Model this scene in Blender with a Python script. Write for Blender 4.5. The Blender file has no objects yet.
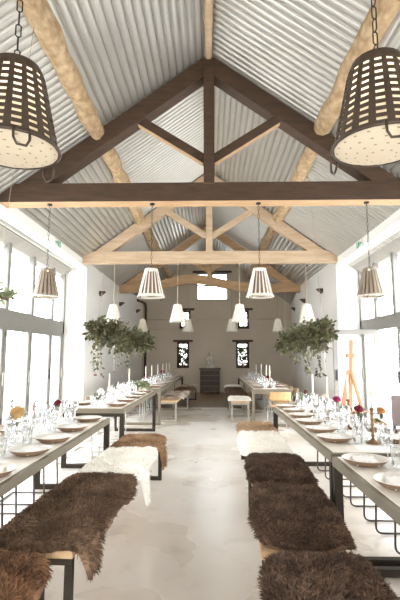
import bpy, bmesh, math, random
from mathutils import Vector, Matrix, noise
random.seed(7)
PI = math.pi
scene = bpy.context.scene
col = scene.collection
R = random.uniform

# ------------------------------------------------------------------ materials
def nodes_of(name):
    m = bpy.data.materials.new(name); m.use_nodes = True
    nt = m.node_tree
    return m, nt, nt.nodes['Principled BSDF']

def mat(name, c, rough=0.6, metal=0.0, var=0.0, scale=6.0, stretch=(1, 1, 1), c2=None, bump=0.0, bscale=None, detail=4.0, spec=None, island=0.0, trans=0.0):
    """principled material whose colour wanders between c and c2 with an object-space noise"""
    m, nt, b = nodes_of(name)
    L = nt.links.new
    b.inputs['Roughness'].default_value = rough
    b.inputs['Metallic'].default_value = metal
    if spec is not None: b.inputs['Specular IOR Level'].default_value = spec
    c2 = c2 or tuple(max(0, v * (1 - var)) for v in c)
    src = None
    if var or c2 != c or bump:
        tc = nt.nodes.new('ShaderNodeTexCoord'); mp = nt.nodes.new('ShaderNodeMapping')
        mp.inputs['Scale'].default_value = stretch
        L(tc.outputs['Object'], mp.inputs['Vector'])
        n = nt.nodes.new('ShaderNodeTexNoise'); n.inputs['Scale'].default_value = scale; n.inputs['Detail'].default_value = detail
        L(mp.outputs[0], n.inputs['Vector'])
        cr = nt.nodes.new('ShaderNodeValToRGB')
        cr.color_ramp.elements[0].position = 0.32; cr.color_ramp.elements[1].position = 0.68
        cr.color_ramp.elements[0].color = (*c2, 1); cr.color_ramp.elements[1].color = (*c, 1)
        L(n.outputs['Fac'], cr.inputs[0]); src = cr.outputs[0]
        if bump:
            n2 = nt.nodes.new('ShaderNodeTexNoise'); n2.inputs['Scale'].default_value = bscale or scale * 3; n2.inputs['Detail'].default_value = 5
            L(mp.outputs[0], n2.inputs['Vector'])
            bp = nt.nodes.new('ShaderNodeBump'); bp.inputs['Strength'].default_value = bump; bp.inputs['Distance'].default_value = 0.02
            L(n2.outputs['Fac'], bp.inputs['Height']); L(bp.outputs[0], b.inputs['Normal'])
    if island:
        g = nt.nodes.new('ShaderNodeNewGeometry'); hsv = nt.nodes.new('ShaderNodeHueSaturation')
        mr = nt.nodes.new('ShaderNodeMapRange'); mr.inputs['To Min'].default_value = 1 - island; mr.inputs['To Max'].default_value = 1 + island
        L(g.outputs['Random Per Island'], mr.inputs['Value']); L(mr.outputs[0], hsv.inputs['Value'])
        if src: L(src, hsv.inputs['Color'])
        else: hsv.inputs['Color'].default_value = (*c, 1)
        src = hsv.outputs[0]
    if src: L(src, b.inputs['Base Color'])
    else: b.inputs['Base Color'].default_value = (*c, 1)
    if trans:
        t = nt.nodes.new('ShaderNodeBsdfTranslucent'); mx = nt.nodes.new('ShaderNodeMixShader'); mx.inputs[0].default_value = trans
        if src: L(src, t.inputs['Color'])
        else: t.inputs['Color'].default_value = (*c, 1)
        out = nt.nodes['Material Output']
        L(b.outputs[0], mx.inputs[1]); L(t.outputs[0], mx.inputs[2]); L(mx.outputs[0], out.inputs['Surface'])
    return m

def glass(name, tint=(1, 1, 1), refl=0.5, base=0.05):
    """thin clear glass: transparent with a facing-dependent reflection"""
    m, nt, b = nodes_of(name); nt.nodes.remove(b); L = nt.links.new
    t = nt.nodes.new('ShaderNodeBsdfTransparent'); t.inputs['Color'].default_value = (*tint, 1)
    g = nt.nodes.new('ShaderNodeBsdfGlossy'); g.inputs['Roughness'].default_value = 0.04
    lw = nt.nodes.new('ShaderNodeLayerWeight'); lw.inputs['Blend'].default_value = 0.35
    mr = nt.nodes.new('ShaderNodeMapRange'); mr.inputs['To Min'].default_value = base; mr.inputs['To Max'].default_value = refl
    mx = nt.nodes.new('ShaderNodeMixShader')
    L(lw.outputs['Facing'], mr.inputs['Value']); L(mr.outputs[0], mx.inputs[0])
    L(t.outputs[0], mx.inputs[1]); L(g.outputs[0], mx.inputs[2]); L(mx.outputs[0], nt.nodes['Material Output'].inputs['Surface'])
    return m

def emit(name, c, s):
    m, nt, b = nodes_of(name)
    b.inputs['Base Color'].default_value = (*c, 1); b.inputs['Emission Color'].default_value = (*c, 1); b.inputs['Emission Strength'].default_value = s
    return m

M = dict(
    plaster=mat('white_plaster', (0.90, 0.888, 0.865), 0.9, var=0.04, scale=1.5, bump=0.15, bscale=9),
    taupe=mat('taupe_plaster', (0.66, 0.585, 0.485), 0.9, c2=(0.61, 0.54, 0.445), scale=1.2, bump=0.15, bscale=8),
    rear=mat('brown_boards', (0.30, 0.21, 0.13), 0.35, c2=(0.21, 0.14, 0.085), scale=3, stretch=(3, .5, 1)),
    ground=mat('pale_gravel', (0.72, 0.70, 0.66), 0.95, var=0.15, scale=4),
    zinc=mat('galvanised_sheet', (0.56, 0.55, 0.515), 0.36, metal=0.6, var=0.08, scale=2.5),
    roof=mat('roof_boarding', (0.35, 0.33, 0.30), 0.9, var=0.1),
    dark=mat('dark_stained_oak', (0.085, 0.047, 0.026), 0.6, c2=(0.05, 0.027, 0.015), scale=5, stretch=(.6, 4, 4), bump=.2),
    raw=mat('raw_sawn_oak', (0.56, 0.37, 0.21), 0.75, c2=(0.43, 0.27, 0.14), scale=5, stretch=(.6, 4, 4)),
    oak=mat('pale_oak', (0.62, 0.475, 0.335), 0.75, c2=(0.50, 0.36, 0.235), scale=4, stretch=(.5, 4, 4), bump=.2),
    oak2=mat('honey_oak', (0.54, 0.36, 0.205), 0.75, c2=(0.41, 0.255, 0.13), scale=4, stretch=(.5, 4, 4), bump=.2),
    log=mat('peeled_log', (0.56, 0.42, 0.26), 0.85, c2=(0.33, 0.21, 0.11), scale=8, stretch=(1.5, 1.1, 1.5), bump=.9, bscale=22, detail=10),
    frame=mat('putty_painted_wood', (0.25, 0.243, 0.225), 0.65, var=0.04),
    wfr=mat('dark_window_wood', (0.10, 0.065, 0.04), 0.7, var=0.3),
    pane=glass('window_glass', (0.97, 0.98, 0.98), 0.35, 0.03),
    black=mat('black_iron', (0.025, 0.022, 0.02), 0.5, metal=0.3, var=0.2),
    steel=mat('khaki_steel', (0.195, 0.165, 0.12), 0.6, spec=.3, var=0.12, scale=3),
    legs=mat('dark_steel', (0.04, 0.031, 0.022), 0.7, spec=.2, var=0.15),
    grey=mat('grey_steel', (0.34, 0.31, 0.255), 0.6, spec=.3, var=0.1),
    top=mat('pale_washed_tabletop', (0.80, 0.75, 0.68), 0.4, c2=(0.70, 0.64, 0.56), scale=5, stretch=(4, .6, 1)),
    pine=mat('pine_bench_board', (0.62, 0.43, 0.25), 0.55, c2=(0.50, 0.32, 0.16), scale=5, stretch=(5, .6, 3)),
    ply=mat('plywood_shell', (0.66, 0.44, 0.22), 0.45, c2=(0.56, 0.35, 0.16), scale=4, stretch=(1, 5, 1)),
    tube=mat('dark_tube_steel', (0.07, 0.055, 0.05), 0.35, metal=0.6, var=0.1),
    gtube=mat('grey_tube_steel', (0.45, 0.44, 0.42), 0.35, metal=0.6, var=0.1),
    mauve=mat('mauve_grey_upholstery', (0.27, 0.22, 0.225), 0.9, var=0.1),
    fur_dark=mat('dark_brown_fur', (0.15, 0.086, 0.052), 0.85, c2=(0.062, 0.034, 0.021), scale=7, island=.55),
    fur_russet=mat('russet_fur', (0.25, 0.125, 0.06), 0.85, c2=(0.085, 0.038, 0.02), scale=9, island=.45),
    fur_mid=mat('walnut_brown_fur', (0.215, 0.13, 0.078), 0.85, c2=(0.085, 0.048, 0.027), scale=5, island=.5),
    fur_tan=mat('tan_fur', (0.46, 0.29, 0.165), 0.85, c2=(0.22, 0.12, 0.06), scale=5, island=.4),
    fur_pale=mat('blond_fur', (0.58, 0.42, 0.27), 0.85, c2=(0.36, 0.22, 0.12), scale=5, island=.3),
    fur_white=mat('ivory_fur', (0.95, 0.93, 0.89), 0.9, c2=(0.88, 0.85, 0.79), scale=5, island=.06),
    fur_pied=mat('pied_brown_fur', (0.80, 0.74, 0.66), 0.85, c2=(0.15, 0.07, 0.03), scale=4.5, island=.25),
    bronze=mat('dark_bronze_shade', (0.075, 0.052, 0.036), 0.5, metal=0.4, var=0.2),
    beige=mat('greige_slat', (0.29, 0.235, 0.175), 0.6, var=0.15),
    lining=mat('translucent_lining', (0.88, 0.82, 0.70), 0.8, var=0.03, trans=0.85),
    cream=mat('cream_linen_diffuser', (0.86, 0.79, 0.66), 0.8, var=0.04, trans=0.5),
    dash=mat('diffuser_slot', (0.40, 0.31, 0.20), 0.8),
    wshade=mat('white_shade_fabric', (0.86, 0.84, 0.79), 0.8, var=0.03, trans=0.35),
    inner=mat('inner_brown_cage', (0.22, 0.14, 0.085), 0.6, var=0.1),
    bulb=emit('warm_bulb', (1.0, 0.86, 0.68), 9.0), glow=emit('soft_warm_bulb', (1.0, 0.88, 0.74), 2.5),
    plate=mat('cream_stoneware', (0.76, 0.72, 0.66), 0.35, var=0.06),
    tan=mat('tan_glazed_rim', (0.28, 0.175, 0.10), 0.45, var=0.25),
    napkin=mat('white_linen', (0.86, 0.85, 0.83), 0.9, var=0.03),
    crystal=glass('clear_crystal', (0.985, 0.99, 0.99), 0.8, 0.2),
    wax=mat('ivory_wax', (0.88, 0.84, 0.76), 0.5, var=0.02, trans=0.2),
    brass=mat('aged_brass', (0.26, 0.155, 0.075), 0.45, metal=0.6, var=0.3),
    leaf=mat('dusty_green_leaf', (0.125, 0.125, 0.052), 0.6, c2=(0.058, 0.058, 0.026), scale=5, island=.5, trans=.2),
    leaf2=mat('pale_sage_leaf', (0.34, 0.38, 0.22), 0.6, c2=(0.22, 0.26, 0.13), scale=6, island=.3, trans=.2),
    bark=mat('grey_bark', (0.17, 0.115, 0.07), 0.9, var=0.3),
    rope=mat('jute_rope', (0.45, 0.36, 0.25), 0.9),
    stem=mat('green_stem', (0.16, 0.20, 0.08), 0.6, var=0.2),
    ochre=mat('ochre_petal', (0.52, 0.34, 0.14), 0.7, c2=(0.40, 0.22, 0.07), scale=20, island=.2),
    burg=mat('burgundy_petal', (0.20, 0.01, 0.025), 0.65, var=.3, scale=20, island=.3),
    magenta=mat('magenta_petal', (0.42, 0.022, 0.13), 0.65, var=.2, scale=20, island=.25),
    orange=mat('orange_petal', (0.60, 0.26, 0.08), 0.65, var=.25, scale=20, island=.2),
    blush=mat('cream_petal', (0.85, 0.76, 0.66), 0.7, var=.1, scale=20, island=.1),
    redbud=mat('rust_bud', (0.36, 0.07, 0.04), 0.7, var=.2, island=.3),
    driedbud=mat('dried_bud', (0.15, 0.12, 0.09), 0.8, var=.2, island=.4),
    chestb=mat('worn_walnut', (0.20, 0.145, 0.10), 0.6, var=.2),
    chest=mat('dark_walnut', (0.07, 0.042, 0.026), 0.5, c2=(0.045, 0.026, 0.016), scale=5, stretch=(.6, 4, 4)),
    stone=mat('pale_carved_stone', (0.80, 0.75, 0.67), 0.85, c2=(0.50, 0.45, 0.38), scale=9),
    easel=mat('orange_beech', (0.52, 0.25, 0.115), 0.5, var=.15, scale=5),
    green=mat('exit_green', (0.04, 0.42, 0.20), 0.5),
    white=mat('sign_white', (0.85, 0.86, 0.84), 0.5),
    clay=mat('terracotta_tile', (0.42, 0.17, 0.09), 0.8, var=.2),
)

def concrete():
    m, nt, b = nodes_of('polished_concrete'); L = nt.links.new
    tc = nt.nodes.new('ShaderNodeTexCoord')
    n = nt.nodes.new('ShaderNodeTexNoise'); n.inputs['Scale'].default_value = 0.8; n.inputs['Detail'].default_value = 3; n.inputs['Roughness'].default_value = .5
    L(tc.outputs['Object'], n.inputs['Vector'])
    cr = nt.nodes.new('ShaderNodeValToRGB'); e = cr.color_ramp.elements
    e[0].position = .30; e[0].color = (0.545, 0.485, 0.41, 1); e[1].position = .62; e[1].color = (0.69, 0.66, 0.62, 1)
    L(n.outputs['Fac'], cr.inputs[0])
    n2 = nt.nodes.new('ShaderNodeTexNoise'); n2.inputs['Scale'].default_value = 3.3; n2.inputs['Detail'].default_value = 3
    L(tc.outputs['Object'], n2.inputs['Vector'])
    c2 = nt.nodes.new('ShaderNodeValToRGB'); f = c2.color_ramp.elements
    f[0].position = .24; f[0].color = (0.55, 0.47, 0.39, 1); f[1].position = .44; f[1].color = (1, 1, 1, 1)
    L(n2.outputs['Fac'], c2.inputs[0])
    mx = nt.nodes.new('ShaderNodeMixRGB'); mx.blend_type = 'MULTIPLY'; mx.inputs[0].default_value = .5
    L(cr.outputs[0], mx.inputs[1]); L(c2.outputs[0], mx.inputs[2]); L(mx.outputs[0], b.inputs['Base Color'])
    mr = nt.nodes.new('ShaderNodeMapRange'); mr.inputs['To Min'].default_value = .22; mr.inputs['To Max'].default_value = .34; b.inputs['Specular IOR Level'].default_value = .7
    L(n.outputs['Fac'], mr.inputs['Value']); L(mr.outputs[0], b.inputs['Roughness'])
    return m
M['concrete'] = concrete()

# ------------------------------------------------------------------ mesh builder
class MB:
    def __init__(s): s.v = []; s.f = []; s.mi = []; s.sm = []
    def add(s, vs, fs, mi=0, smooth=False):
        o = len(s.v); s.v += [tuple(v) for v in vs]
        for f in fs: s.f.append(tuple(i + o for i in f)); s.mi.append(mi); s.sm.append(smooth)
        return s
    def box(s, lo, hi, mi=0):
        x0, y0, z0 = lo; x1, y1, z1 = hi
        return s.add([(x0, y0, z0), (x1, y0, z0), (x1, y1, z0), (x0, y1, z0), (x0, y0, z1), (x1, y0, z1), (x1, y1, z1), (x0, y1, z1)],
                     [(0, 3, 2, 1), (4, 5, 6, 7), (0, 1, 5, 4), (1, 2, 6, 5), (2, 3, 7, 6), (3, 0, 4, 7)], mi)
    def bar(s, p, q, w, h, up=(0, 0, 1), mi=0):
        p = Vector(p); q = Vector(q); d = (q - p).normalized(); a = d.cross(Vector(up)).normalized(); b = a.cross(d)
        vs = [e + a * (sx * w / 2) + b * (sz * h / 2) for e in (p, q) for sx, sz in ((-1, -1), (1, -1), (1, 1), (-1, 1))]
        return s.add(vs, [(0, 1, 2, 3), (7, 6, 5, 4), (0, 4, 5, 1), (1, 5, 6, 2), (2, 6, 7, 3), (3, 7, 4, 0)], mi)
    def tube(s, pts, r, n=8, mi=0, closed=False, rough=0.0):
        pts = [Vector(p) for p in pts]; N = len(pts); vs = []; prev = None
        for i, p in enumerate(pts):
            if closed: d = pts[(i + 1) % N] - pts[i - 1]
            else: d = pts[min(i + 1, N - 1)] - pts[max(i - 1, 0)]
            d = d.normalized() if d.length > 1e-9 else Vector((0, 0, 1))
            if prev is None: a = d.orthogonal().normalized()
            else:
                a = prev - d * prev.dot(d); a = a.normalized() if a.length > 1e-6 else d.orthogonal().normalized()
            prev = a; b = d.cross(a); rr = r[i] if isinstance(r, (list, tuple)) else r
            for k in range(n):
                t = 2 * PI * k / n; q = rr
                if rough: q *= 1 + rough * noise.noise(Vector((p.x * 3 + math.cos(t) * 1.2, p.y * 2.2, p.z * 3 + math.sin(t) * 1.2)))
                vs.append(p + (a * math.cos(t) + b * math.sin(t)) * q)
        fs = []
        for i in range(N if closed else N - 1):
            j = (i + 1) % N
            for k in range(n): fs.append((i * n + k, i * n + (k + 1) % n, j * n + (k + 1) % n, j * n + k))
        s.add(vs, fs, mi, True)
        if not closed:
            o = len(s.v) - len(vs)
            s.f += [tuple(o + k for k in range(n))[::-1], tuple(o + (N - 1) * n + k for k in range(n))]; s.mi += [mi] * 2; s.sm += [False] * 2
        return s
    def lathe(s, prof, n=16, c=(0, 0, 0), mi=0, cap=True):
        vs = [(c[0] + r * math.cos(2 * PI * k / n), c[1] + r * math.sin(2 * PI * k / n), c[2] + z) for r, z in prof for k in range(n)]
        fs = [(i * n + k, i * n + (k + 1) % n, (i + 1) * n + (k + 1) % n, (i + 1) * n + k) for i in range(len(prof) - 1) for k in range(n)]
        o = len(s.v); s.add(vs, fs, mi, True)
        if cap:
            if prof[0][0] > 1e-4: s.f.append(tuple(o + k for k in range(n))[::-1]); s.mi.append(mi); s.sm.append(False)
            if prof[-1][0] > 1e-4: s.f.append(tuple(o + (len(prof) - 1) * n + k for k in range(n))); s.mi.append(mi); s.sm.append(False)
        return s
    def ball(s, c, r, mi=0, nu=10, nv=7, sq=(1, 1, 1)):
        prof = [(math.sin(PI * i / nv), -math.cos(PI * i / nv)) for i in range(nv + 1)]
        vs = [(c[0] + r * sq[0] * a * math.cos(2 * PI * k / nu), c[1] + r * sq[1] * a * math.sin(2 * PI * k / nu), c[2] + r * sq[2] * z) for a, z in prof for k in range(nu)]
        fs = [(i * nu + k, i * nu + (k + 1) % nu, (i + 1) * nu + (k + 1) % nu, (i + 1) * nu + k) for i in range(nv) for k in range(nu)]
        return s.add(vs, fs, mi, True)
    def mesh(s, name, mats):
        me = bpy.data.meshes.new(name); me.from_pydata(s.v, [], s.f)
        for m in (mats if isinstance(mats, (list, tuple)) else [mats]): me.materials.append(M[m] if isinstance(m, str) else m)
        me.polygons.foreach_set('material_index', s.mi); me.polygons.foreach_set('use_smooth', s.sm); me.update()
        return me
    def build(s, name, mats, parent=None, loc=None, rz=0, bevel=0, solid=0):
        o = bpy.data.objects.new(name, s.mesh(name, mats)); col.objects.link(o)
        if parent: o.parent = parent
        if loc: o.location = loc
        if rz: o.rotation_euler.z = rz
        if solid:
            md = o.modifiers.new('s', 'SOLIDIFY'); md.thickness = solid
        if bevel:
            md = o.modifiers.new('b', 'BEVEL'); md.width = bevel; md.segments = 2; md.limit_method = 'ANGLE'; md.angle_limit = .7
        return o

def tag(o, label, cat, group=None, kind=None):
    o['label'] = label; o['category'] = cat
    if group: o['group'] = group
    if kind: o['kind'] = kind
    return o
def struct(o):
    o['kind'] = 'structure'; return o
def empty(name, loc, rz=0, label=None, cat=None, group=None):
    o = bpy.data.objects.new(name, None); col.objects.link(o); o.location = loc; o.rotation_euler.z = rz; o.empty_display_size = .1
    if label: tag(o, label, cat, group)
    return o
def dup(o, loc, rz=0, label=None, group=None):
    def rec(a, p):
        c = a.copy(); col.objects.link(c); c.parent = p
        for ch in KIDS.get(a.name, []): rec(ch, c)
        return c
    c = rec(o, None); c.location = loc; c.rotation_euler.z = rz
    if label: c['label'] = label
    if group: c['group'] = group
    return c
KIDS = {}
def register(root):
    """remember the children of a prototype so that copies can be made without bpy.ops"""
    for o in col.objects:
        if o.parent: KIDS.setdefault(o.parent.name, [])
    for o in [x for x in col.objects if x.parent == root]:
        KIDS.setdefault(root.name, [])
        if o not in KIDS[root.name]: KIDS[root.name].append(o)
        for q in [x for x in col.objects if x.parent == o]:
            KIDS.setdefault(o.name, [])
            if q not in KIDS[o.name]: KIDS[o.name].append(q)
ORD = ['nearest', 'second', 'third', 'fourth', 'fifth', 'sixth', 'seventh', 'eighth']

# ------------------------------------------------------------------ the room
HW = 2.93; RIDGE = 5.78; SL = 0.725; Y0 = -1.6; YB = 17.9
TR = [1.57, 6.0, 10.15, 14.4]
def roof_z(x): return RIDGE - SL * abs(x)
def sk(side, y):
    t = max(0, y - 14.4) / 3.5
    return (0.25 if side < 0 else 0.31) * t

def wall(name, mapf, us, zs, holes, th, m):
    us = sorted(set(us + [v for h in holes for v in h[:2]])); zs = sorted(set(zs + [v for h in holes for v in h[2:4]]))
    solid = lambda i, j: 0 <= i < len(us) - 1 and 0 <= j < len(zs) - 1 and not any(h[0] <= (us[i] + us[i + 1]) / 2 <= h[1] and h[2] <= (zs[j] + zs[j + 1]) / 2 <= h[3] for h in holes)
    b = MB()
    for i in range(len(us) - 1):
        for j in range(len(zs) - 1):
            if not solid(i, j): continue
            P = lambda u, z, d: mapf(us[u], zs[z], d)
            b.add([P(i, j, 0), P(i + 1, j, 0), P(i + 1, j + 1, 0), P(i, j + 1, 0)], [(0, 1, 2, 3)])
            b.add([P(i, j, th), P(i + 1, j, th), P(i + 1, j + 1, th), P(i, j + 1, th)], [(3, 2, 1, 0)])
            for (di, dj, a, c) in ((-1, 0, (i, j), (i, j + 1)), (1, 0, (i + 1, j + 1), (i + 1, j)), (0, -1, (i + 1, j), (i, j)), (0, 1, (i, j + 1), (i + 1, j + 1))):
                if not solid(i + di, j + dj):
                    b.add([P(*a, 0), P(*c, 0), P(*c, th), P(*a, th)], [(0, 1, 2, 3)])
    return struct(b.build(name, m))

struct(MB().box((-4.2, Y0 - .4, -.2), (4.2, 12.6, 0)).build('floor', 'concrete'))
struct(MB().box((-4.2, 12.66, -.2), (4.2, YB + .4, 0)).build('floor_rear', 'rear'))
struct(MB().box((-4.2, 12.6, -.2), (4.2, 12.66, .004)).build('trim_1', 'white'))

# side walls: the glazed bank, slit niches and three little vent holes on each
LB, RB = (3.2, 10.55), (2.9, 10.29); FX = 3.47      # glazed banks (y)
SLITS = (11.6, 13.9)
def onwall(px, y): return None
VENT_L = [(9.0, 2.84), (11.3, 2.72), (13.2, 2.66)]; VENT_R = [(8.95, 0), (10.9, 2.72), (13.1, 2.66), (15.2, 2.6)][1:]
holesL = [(*LB, 0, 3.5)] + [(y - .11, y + .11, .95, 1.72) for y in SLITS]
holesR = [(*RB, 0, 3.5)] + [(y - .11, y + .11, .95, 1.72) for y in SLITS]
mapL = lambda y, z, d: (-HW - d + sk(-1, y), y, z)
mapR = lambda y, z, d: (HW + d + sk(1, y), y, z)
wall('wall_left', mapL, [Y0, 14.4, YB], [0, roof_z(HW) + .02], holesL, .60, 'plaster')
wall('wall_right', mapR, [Y0, 14.4, YB], [0, roof_z(HW) + .02], holesR, .60, 'plaster')
# back gable
BW = [(-1.29, -.81, .98, 1.96), (1.05, 1.57, .98, 1.96), (-1.2, -.75, 2.52, 3.22), (1.13, 1.58, 2.52, 3.22), (-.52, .75, 3.64, 4.74)]
mapB = lambda x, z, d: (x, YB + d, z)
def gable(name, y, holes, m, sgn):
    xs = [-3.5, -2.2, -1.1, 0, 1.1, 2.2, 3.5]
    wall(name, lambda x, z, d: (x, y + sgn * d, min(z, roof_z(x) + .06)), xs, [0, 3.0, 3.4, 3.9, 4.3, 4.9, 5.4, 6], holes, .38, m)
gable('wall_back', YB, BW, 'taupe', 1)
gable('wall_front', Y0, [(-1.3, 1.3, 0, 2.5)], 'plaster', -1)  # unseen doorway added behind the camera to let in fill daylight

# roof: boarding above, corrugated sheets below in alternating directions
b = MB()
for s in (-1, 1):
    X = 3.56
    for (ya, yb) in ((Y0 - .4, YB + .4),):
        vs = [(0, ya, RIDGE + .06), (0, yb, RIDGE + .06), (s * X, yb, roof_z(X) + .06), (s * X, ya, roof_z(X) + .06)]
        b.add(vs + [(x, y, z + .08) for x, y, z in vs], [(0, 1, 2, 3), (7, 6, 5, 4), (0, 4, 5, 1), (1, 5, 6, 2), (2, 6, 7, 3), (3, 7, 4, 0)])
ceiling = struct(b.build('ceiling', 'roof'))
LOGX = 1.6; WL = 0.112; AMP = 0.028
def rib(i):
    t = (i % 10) / 10.0
    return -.010 * math.sin(PI * t) ** .6 + .040 * math.exp(-(min(t, 1 - t) / .11) ** 2)
def sheet(side, x0, x1, y0, y1, along_y):
    k = math.hypot(1, SL); b = MB(); nx, nz = (side * SL / k, 1 / k)
    if along_y:   # ridges run along the building
        n = int((x1 - x0) * k / WL * 10); rows = [(x0 + (x1 - x0) * i / n, rib(i)) for i in range(n + 1)]
        vs = [(side * x + nx * h, y, roof_z(x) + .02 + nz * h) for x, h in rows for y in (y0, y1)]
    else:         # ridges run down the slope
        n = int((y1 - y0) / WL * 10); rows = [(y0 + (y1 - y0) * i / n, rib(i)) for i in range(n + 1)]
        vs = [(side * x + nx * h, y, roof_z(x) + .02 + nz * h) for y, h in rows for x in (x0, x1)]
    b.add(vs, [(2 * i, 2 * i + 1, 2 * i + 3, 2 * i + 2) for i in range(len(rows) - 1)], 0, True)
    return b.build('corrugated_sheet', 'zinc', ceiling)
ys = [Y0] + [t + .1 for t in TR] + [YB]
for i in range(5):
    even = (i % 2 == 1)           # the bay between the first two trusses is 'even'
    for side in (-1, 1):
        sheet(side, 0, LOGX, ys[i], ys[i + 1], even == (side < 0))
        sheet(side, LOGX, 3.25, ys[i], ys[i + 1], even != (side < 0))

# log purlins and ridge pole
def log(name, x, z, r, label, m='log', wob=.03):
    pts = []; rr = []
    for i in range(240):
        y = Y0 + .05 + (YB - Y0 - .1) * i / 239
        pts.append((x + wob * noise.noise(Vector((x, y * .8, 3))), y, z + wob * .5 * noise.noise(Vector((x, y * .7, 9)))))
        rr.append(r * (1 + .2 * noise.noise(Vector((x * 5, y * 1.7, 1))) + .1 * noise.noise(Vector((x * 5, y * 6, 4)))))
    return tag(MB().tube(pts, rr, 16, rough=.3).build(name, m), label, 'beam')
log('log_purlin', -LOGX, roof_z(LOGX) - .02, .12, 'knotty peeled log running along the left roof slope')
log('log_purlin', LOGX, roof_z(LOGX) - .02, .12, 'knotty peeled log running along the right roof slope')
log('ridge_pole', 0, RIDGE - .07, .055, 'slim straight pole along the ridge of the roof', 'oak', .01)

# trusses
def truss(y, mf, mu, label, bow=None, dp=.2):
    t = empty('roof_truss', (0, y, 3.53), 0, label, 'truss', 'roof trusses')
    def part(nm, mb):
        o = mb.build(nm, [mf, mu], t, bevel=.008)
        o.location = (0, -y, -3.53)
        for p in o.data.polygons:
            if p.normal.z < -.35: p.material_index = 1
        return o
    ya, yb = y, y + dp
    b = MB(); N = 24
    if bow:
        pts = [(-3.0 + 6.05 * i / N, bow(-3.0 + 6.05 * i / N)) for i in range(N + 1)]
        vs = []
        for x, dz in pts: vs += [(x, ya, 3.46 + dz), (x, yb, 3.46 + dz), (x, yb, 3.74 + dz), (x, ya, 3.74 + dz)]
        fs = [(4 * i + k, 4 * i + 4 + k, 4 * i + 4 + (k + 1) % 4, 4 * i + (k + 1) % 4)[::-1] for i in range(N) for k in range(4)] + [(0, 1, 2, 3)[::-1], (4 * N, 4 * N + 1, 4 * N + 2, 4 * N + 3)]
        b.add(vs, fs)
    else:
        b.box((-3.0, ya, 3.55), (3.0, yb, 3.82))
    part('tie_beam', b)
    k = math.hypot(1, SL)
    for s in (-1, 1):
        dz = .235 * k
        xe = (RIDGE - .03 - dz - 3.62) / SL
        prof = [(0, RIDGE - .03), (2.83 * s, roof_z(2.83) - .03), (2.83 * s, 3.62), (xe * s, 3.62), (0, RIDGE - .03 - dz)]
        vs = [(x, ya + .01, z) for x, z in prof] + [(x, yb - .01, z) for x, z in prof]
        fs = [(0, 1, 2, 3, 4), (9, 8, 7, 6, 5)] + [(k_, 5 + k_, 5 + (k_ + 1) % 5, (k_ + 1) % 5) for k_ in range(5)]
        if s > 0: fs = [f[::-1] for f in fs]
        part('rafter', MB().add(vs, [f[::-1] for f in fs]))
        part('strut', MB().bar((s * .05, y + dp / 2, 4.18), (s * 1.02, y + dp / 2, 4.8), .12, .13))
    part('king_post', MB().box((-.075, ya - .005, 3.8), (.075, yb - .02, RIDGE - .12)))
    return t
truss(TR[0], 'dark', 'raw', 'dark stained truss overhead that carries the two big front lamps')
truss(TR[1], 'dark', 'raw', 'nearest visible roof truss, dark stained with pale undersides', dp=.25)
truss(TR[2], 'oak', 'oak', 'pale oak roof truss behind the dark one, with straight tie beam')
truss(TR[3], 'oak2', 'oak2', 'farthest roof truss with a bowed honey oak tie beam',
      bow=lambda x: .30 * math.exp(-((x + .5) / 1.1) ** 2))

# glazed banks
def bank(n, side, y0, y1, mull, leaf_open=()):
    x = side * FX
    w = struct(empty('window_%d' % n, (x, (y0 + y1) / 2, 0)))
    L = lambda mb, nm, m, p=w, **k: mb.build(nm, m, p, loc=(-x, -(y0 + y1) / 2, 0), **k)
    d = .045
    L(MB().box((x - d, y0, 3.40), (x + d, y1, 3.5)).box((x - d, y0, 1.95), (x + d, y1, 2.21)).box((x - d, y0, 0), (x + d, y0 + .09, 3.5)).box((x - d, y1 - .09, 0), (x + d, y1, 3.5)), 'frame', 'frame')
    edges = [y0 + .05] + mull + [y1 - .05]
    for m_ in mull: L(MB().box((x - d, m_ - .055, 2.2), (x + d, m_ + .055, 3.41)), 'mullion', 'frame')
    for a, c in zip(edges, edges[1:]): L(MB().box((x - .004, a + .03, 2.2), (x + .004, c - .03, 3.41)), 'pane', 'pane')
    return w, edges
def leaf(n, side, w, h, loc, rz):
    """glazed door leaf, hinge at local y=0, extending to y=w"""
    d = struct(empty('door_%d' % n, loc, rz))
    MB().box((-.022, 0, .03), (.022, .085, h)).box((-.022, w - .085, .03), (.022, w, h)).box((-.022, .085, h - .1), (.022, w - .085, h)).box((-.022, .085, .03), (.022, w - .085, .25)).build('stile_frame', 'frame', d, bevel=.004)
    MB().box((-.004, .08, .24), (.004, w - .08, h - .09)).build('pane', 'pane', d)
    MB().box((-.05 * side - .012, w - .06, .93), (-.05 * side + .012, w - .03, 1.15)).box((-.035, w - .055, .96), (.035, w - .035, .98)).box((-.035, w - .055, 1.1), (.035, w - .035, 1.12)).build('handle', 'black' if n in (6, 13, 14) else 'grey', d)
    MB().box((-.027, -.012, h - .22), (.027, .012, h - .12)).box((-.027, -.012, .3), (.027, .012, .4)).build('hinge', 'black' if n in (5, 12) else 'frame', d)
    return d
mullL = [4.23, 5.33, 6.43, 7.53, 8.63, 9.75]; mullR = [3.85, 4.75, 5.65, 6.55, 7.45, 8.37, 9.33]
wl, eL = bank(1, -1, *LB, mullL); wr, eR = bank(2, 1, *RB, mullR)
n = 1
for a, c in zip(eL, eL[1:]):
    leaf(n, -1, c - a - .01, 1.96, (-FX, a + .005, 0), 0); n += 1
for i, (a, c) in enumerate(zip(eR, eR[1:])):
    if abs(a - 8.37) < .02: leaf(n, 1, .92, 1.96, (FX - .03, 9.29, 0), PI / 2)      # swung open into the room
    else: leaf(n, 1, c - a - .01, 1.96, (FX, a + .005, 0), 0)
    n += 1
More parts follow.
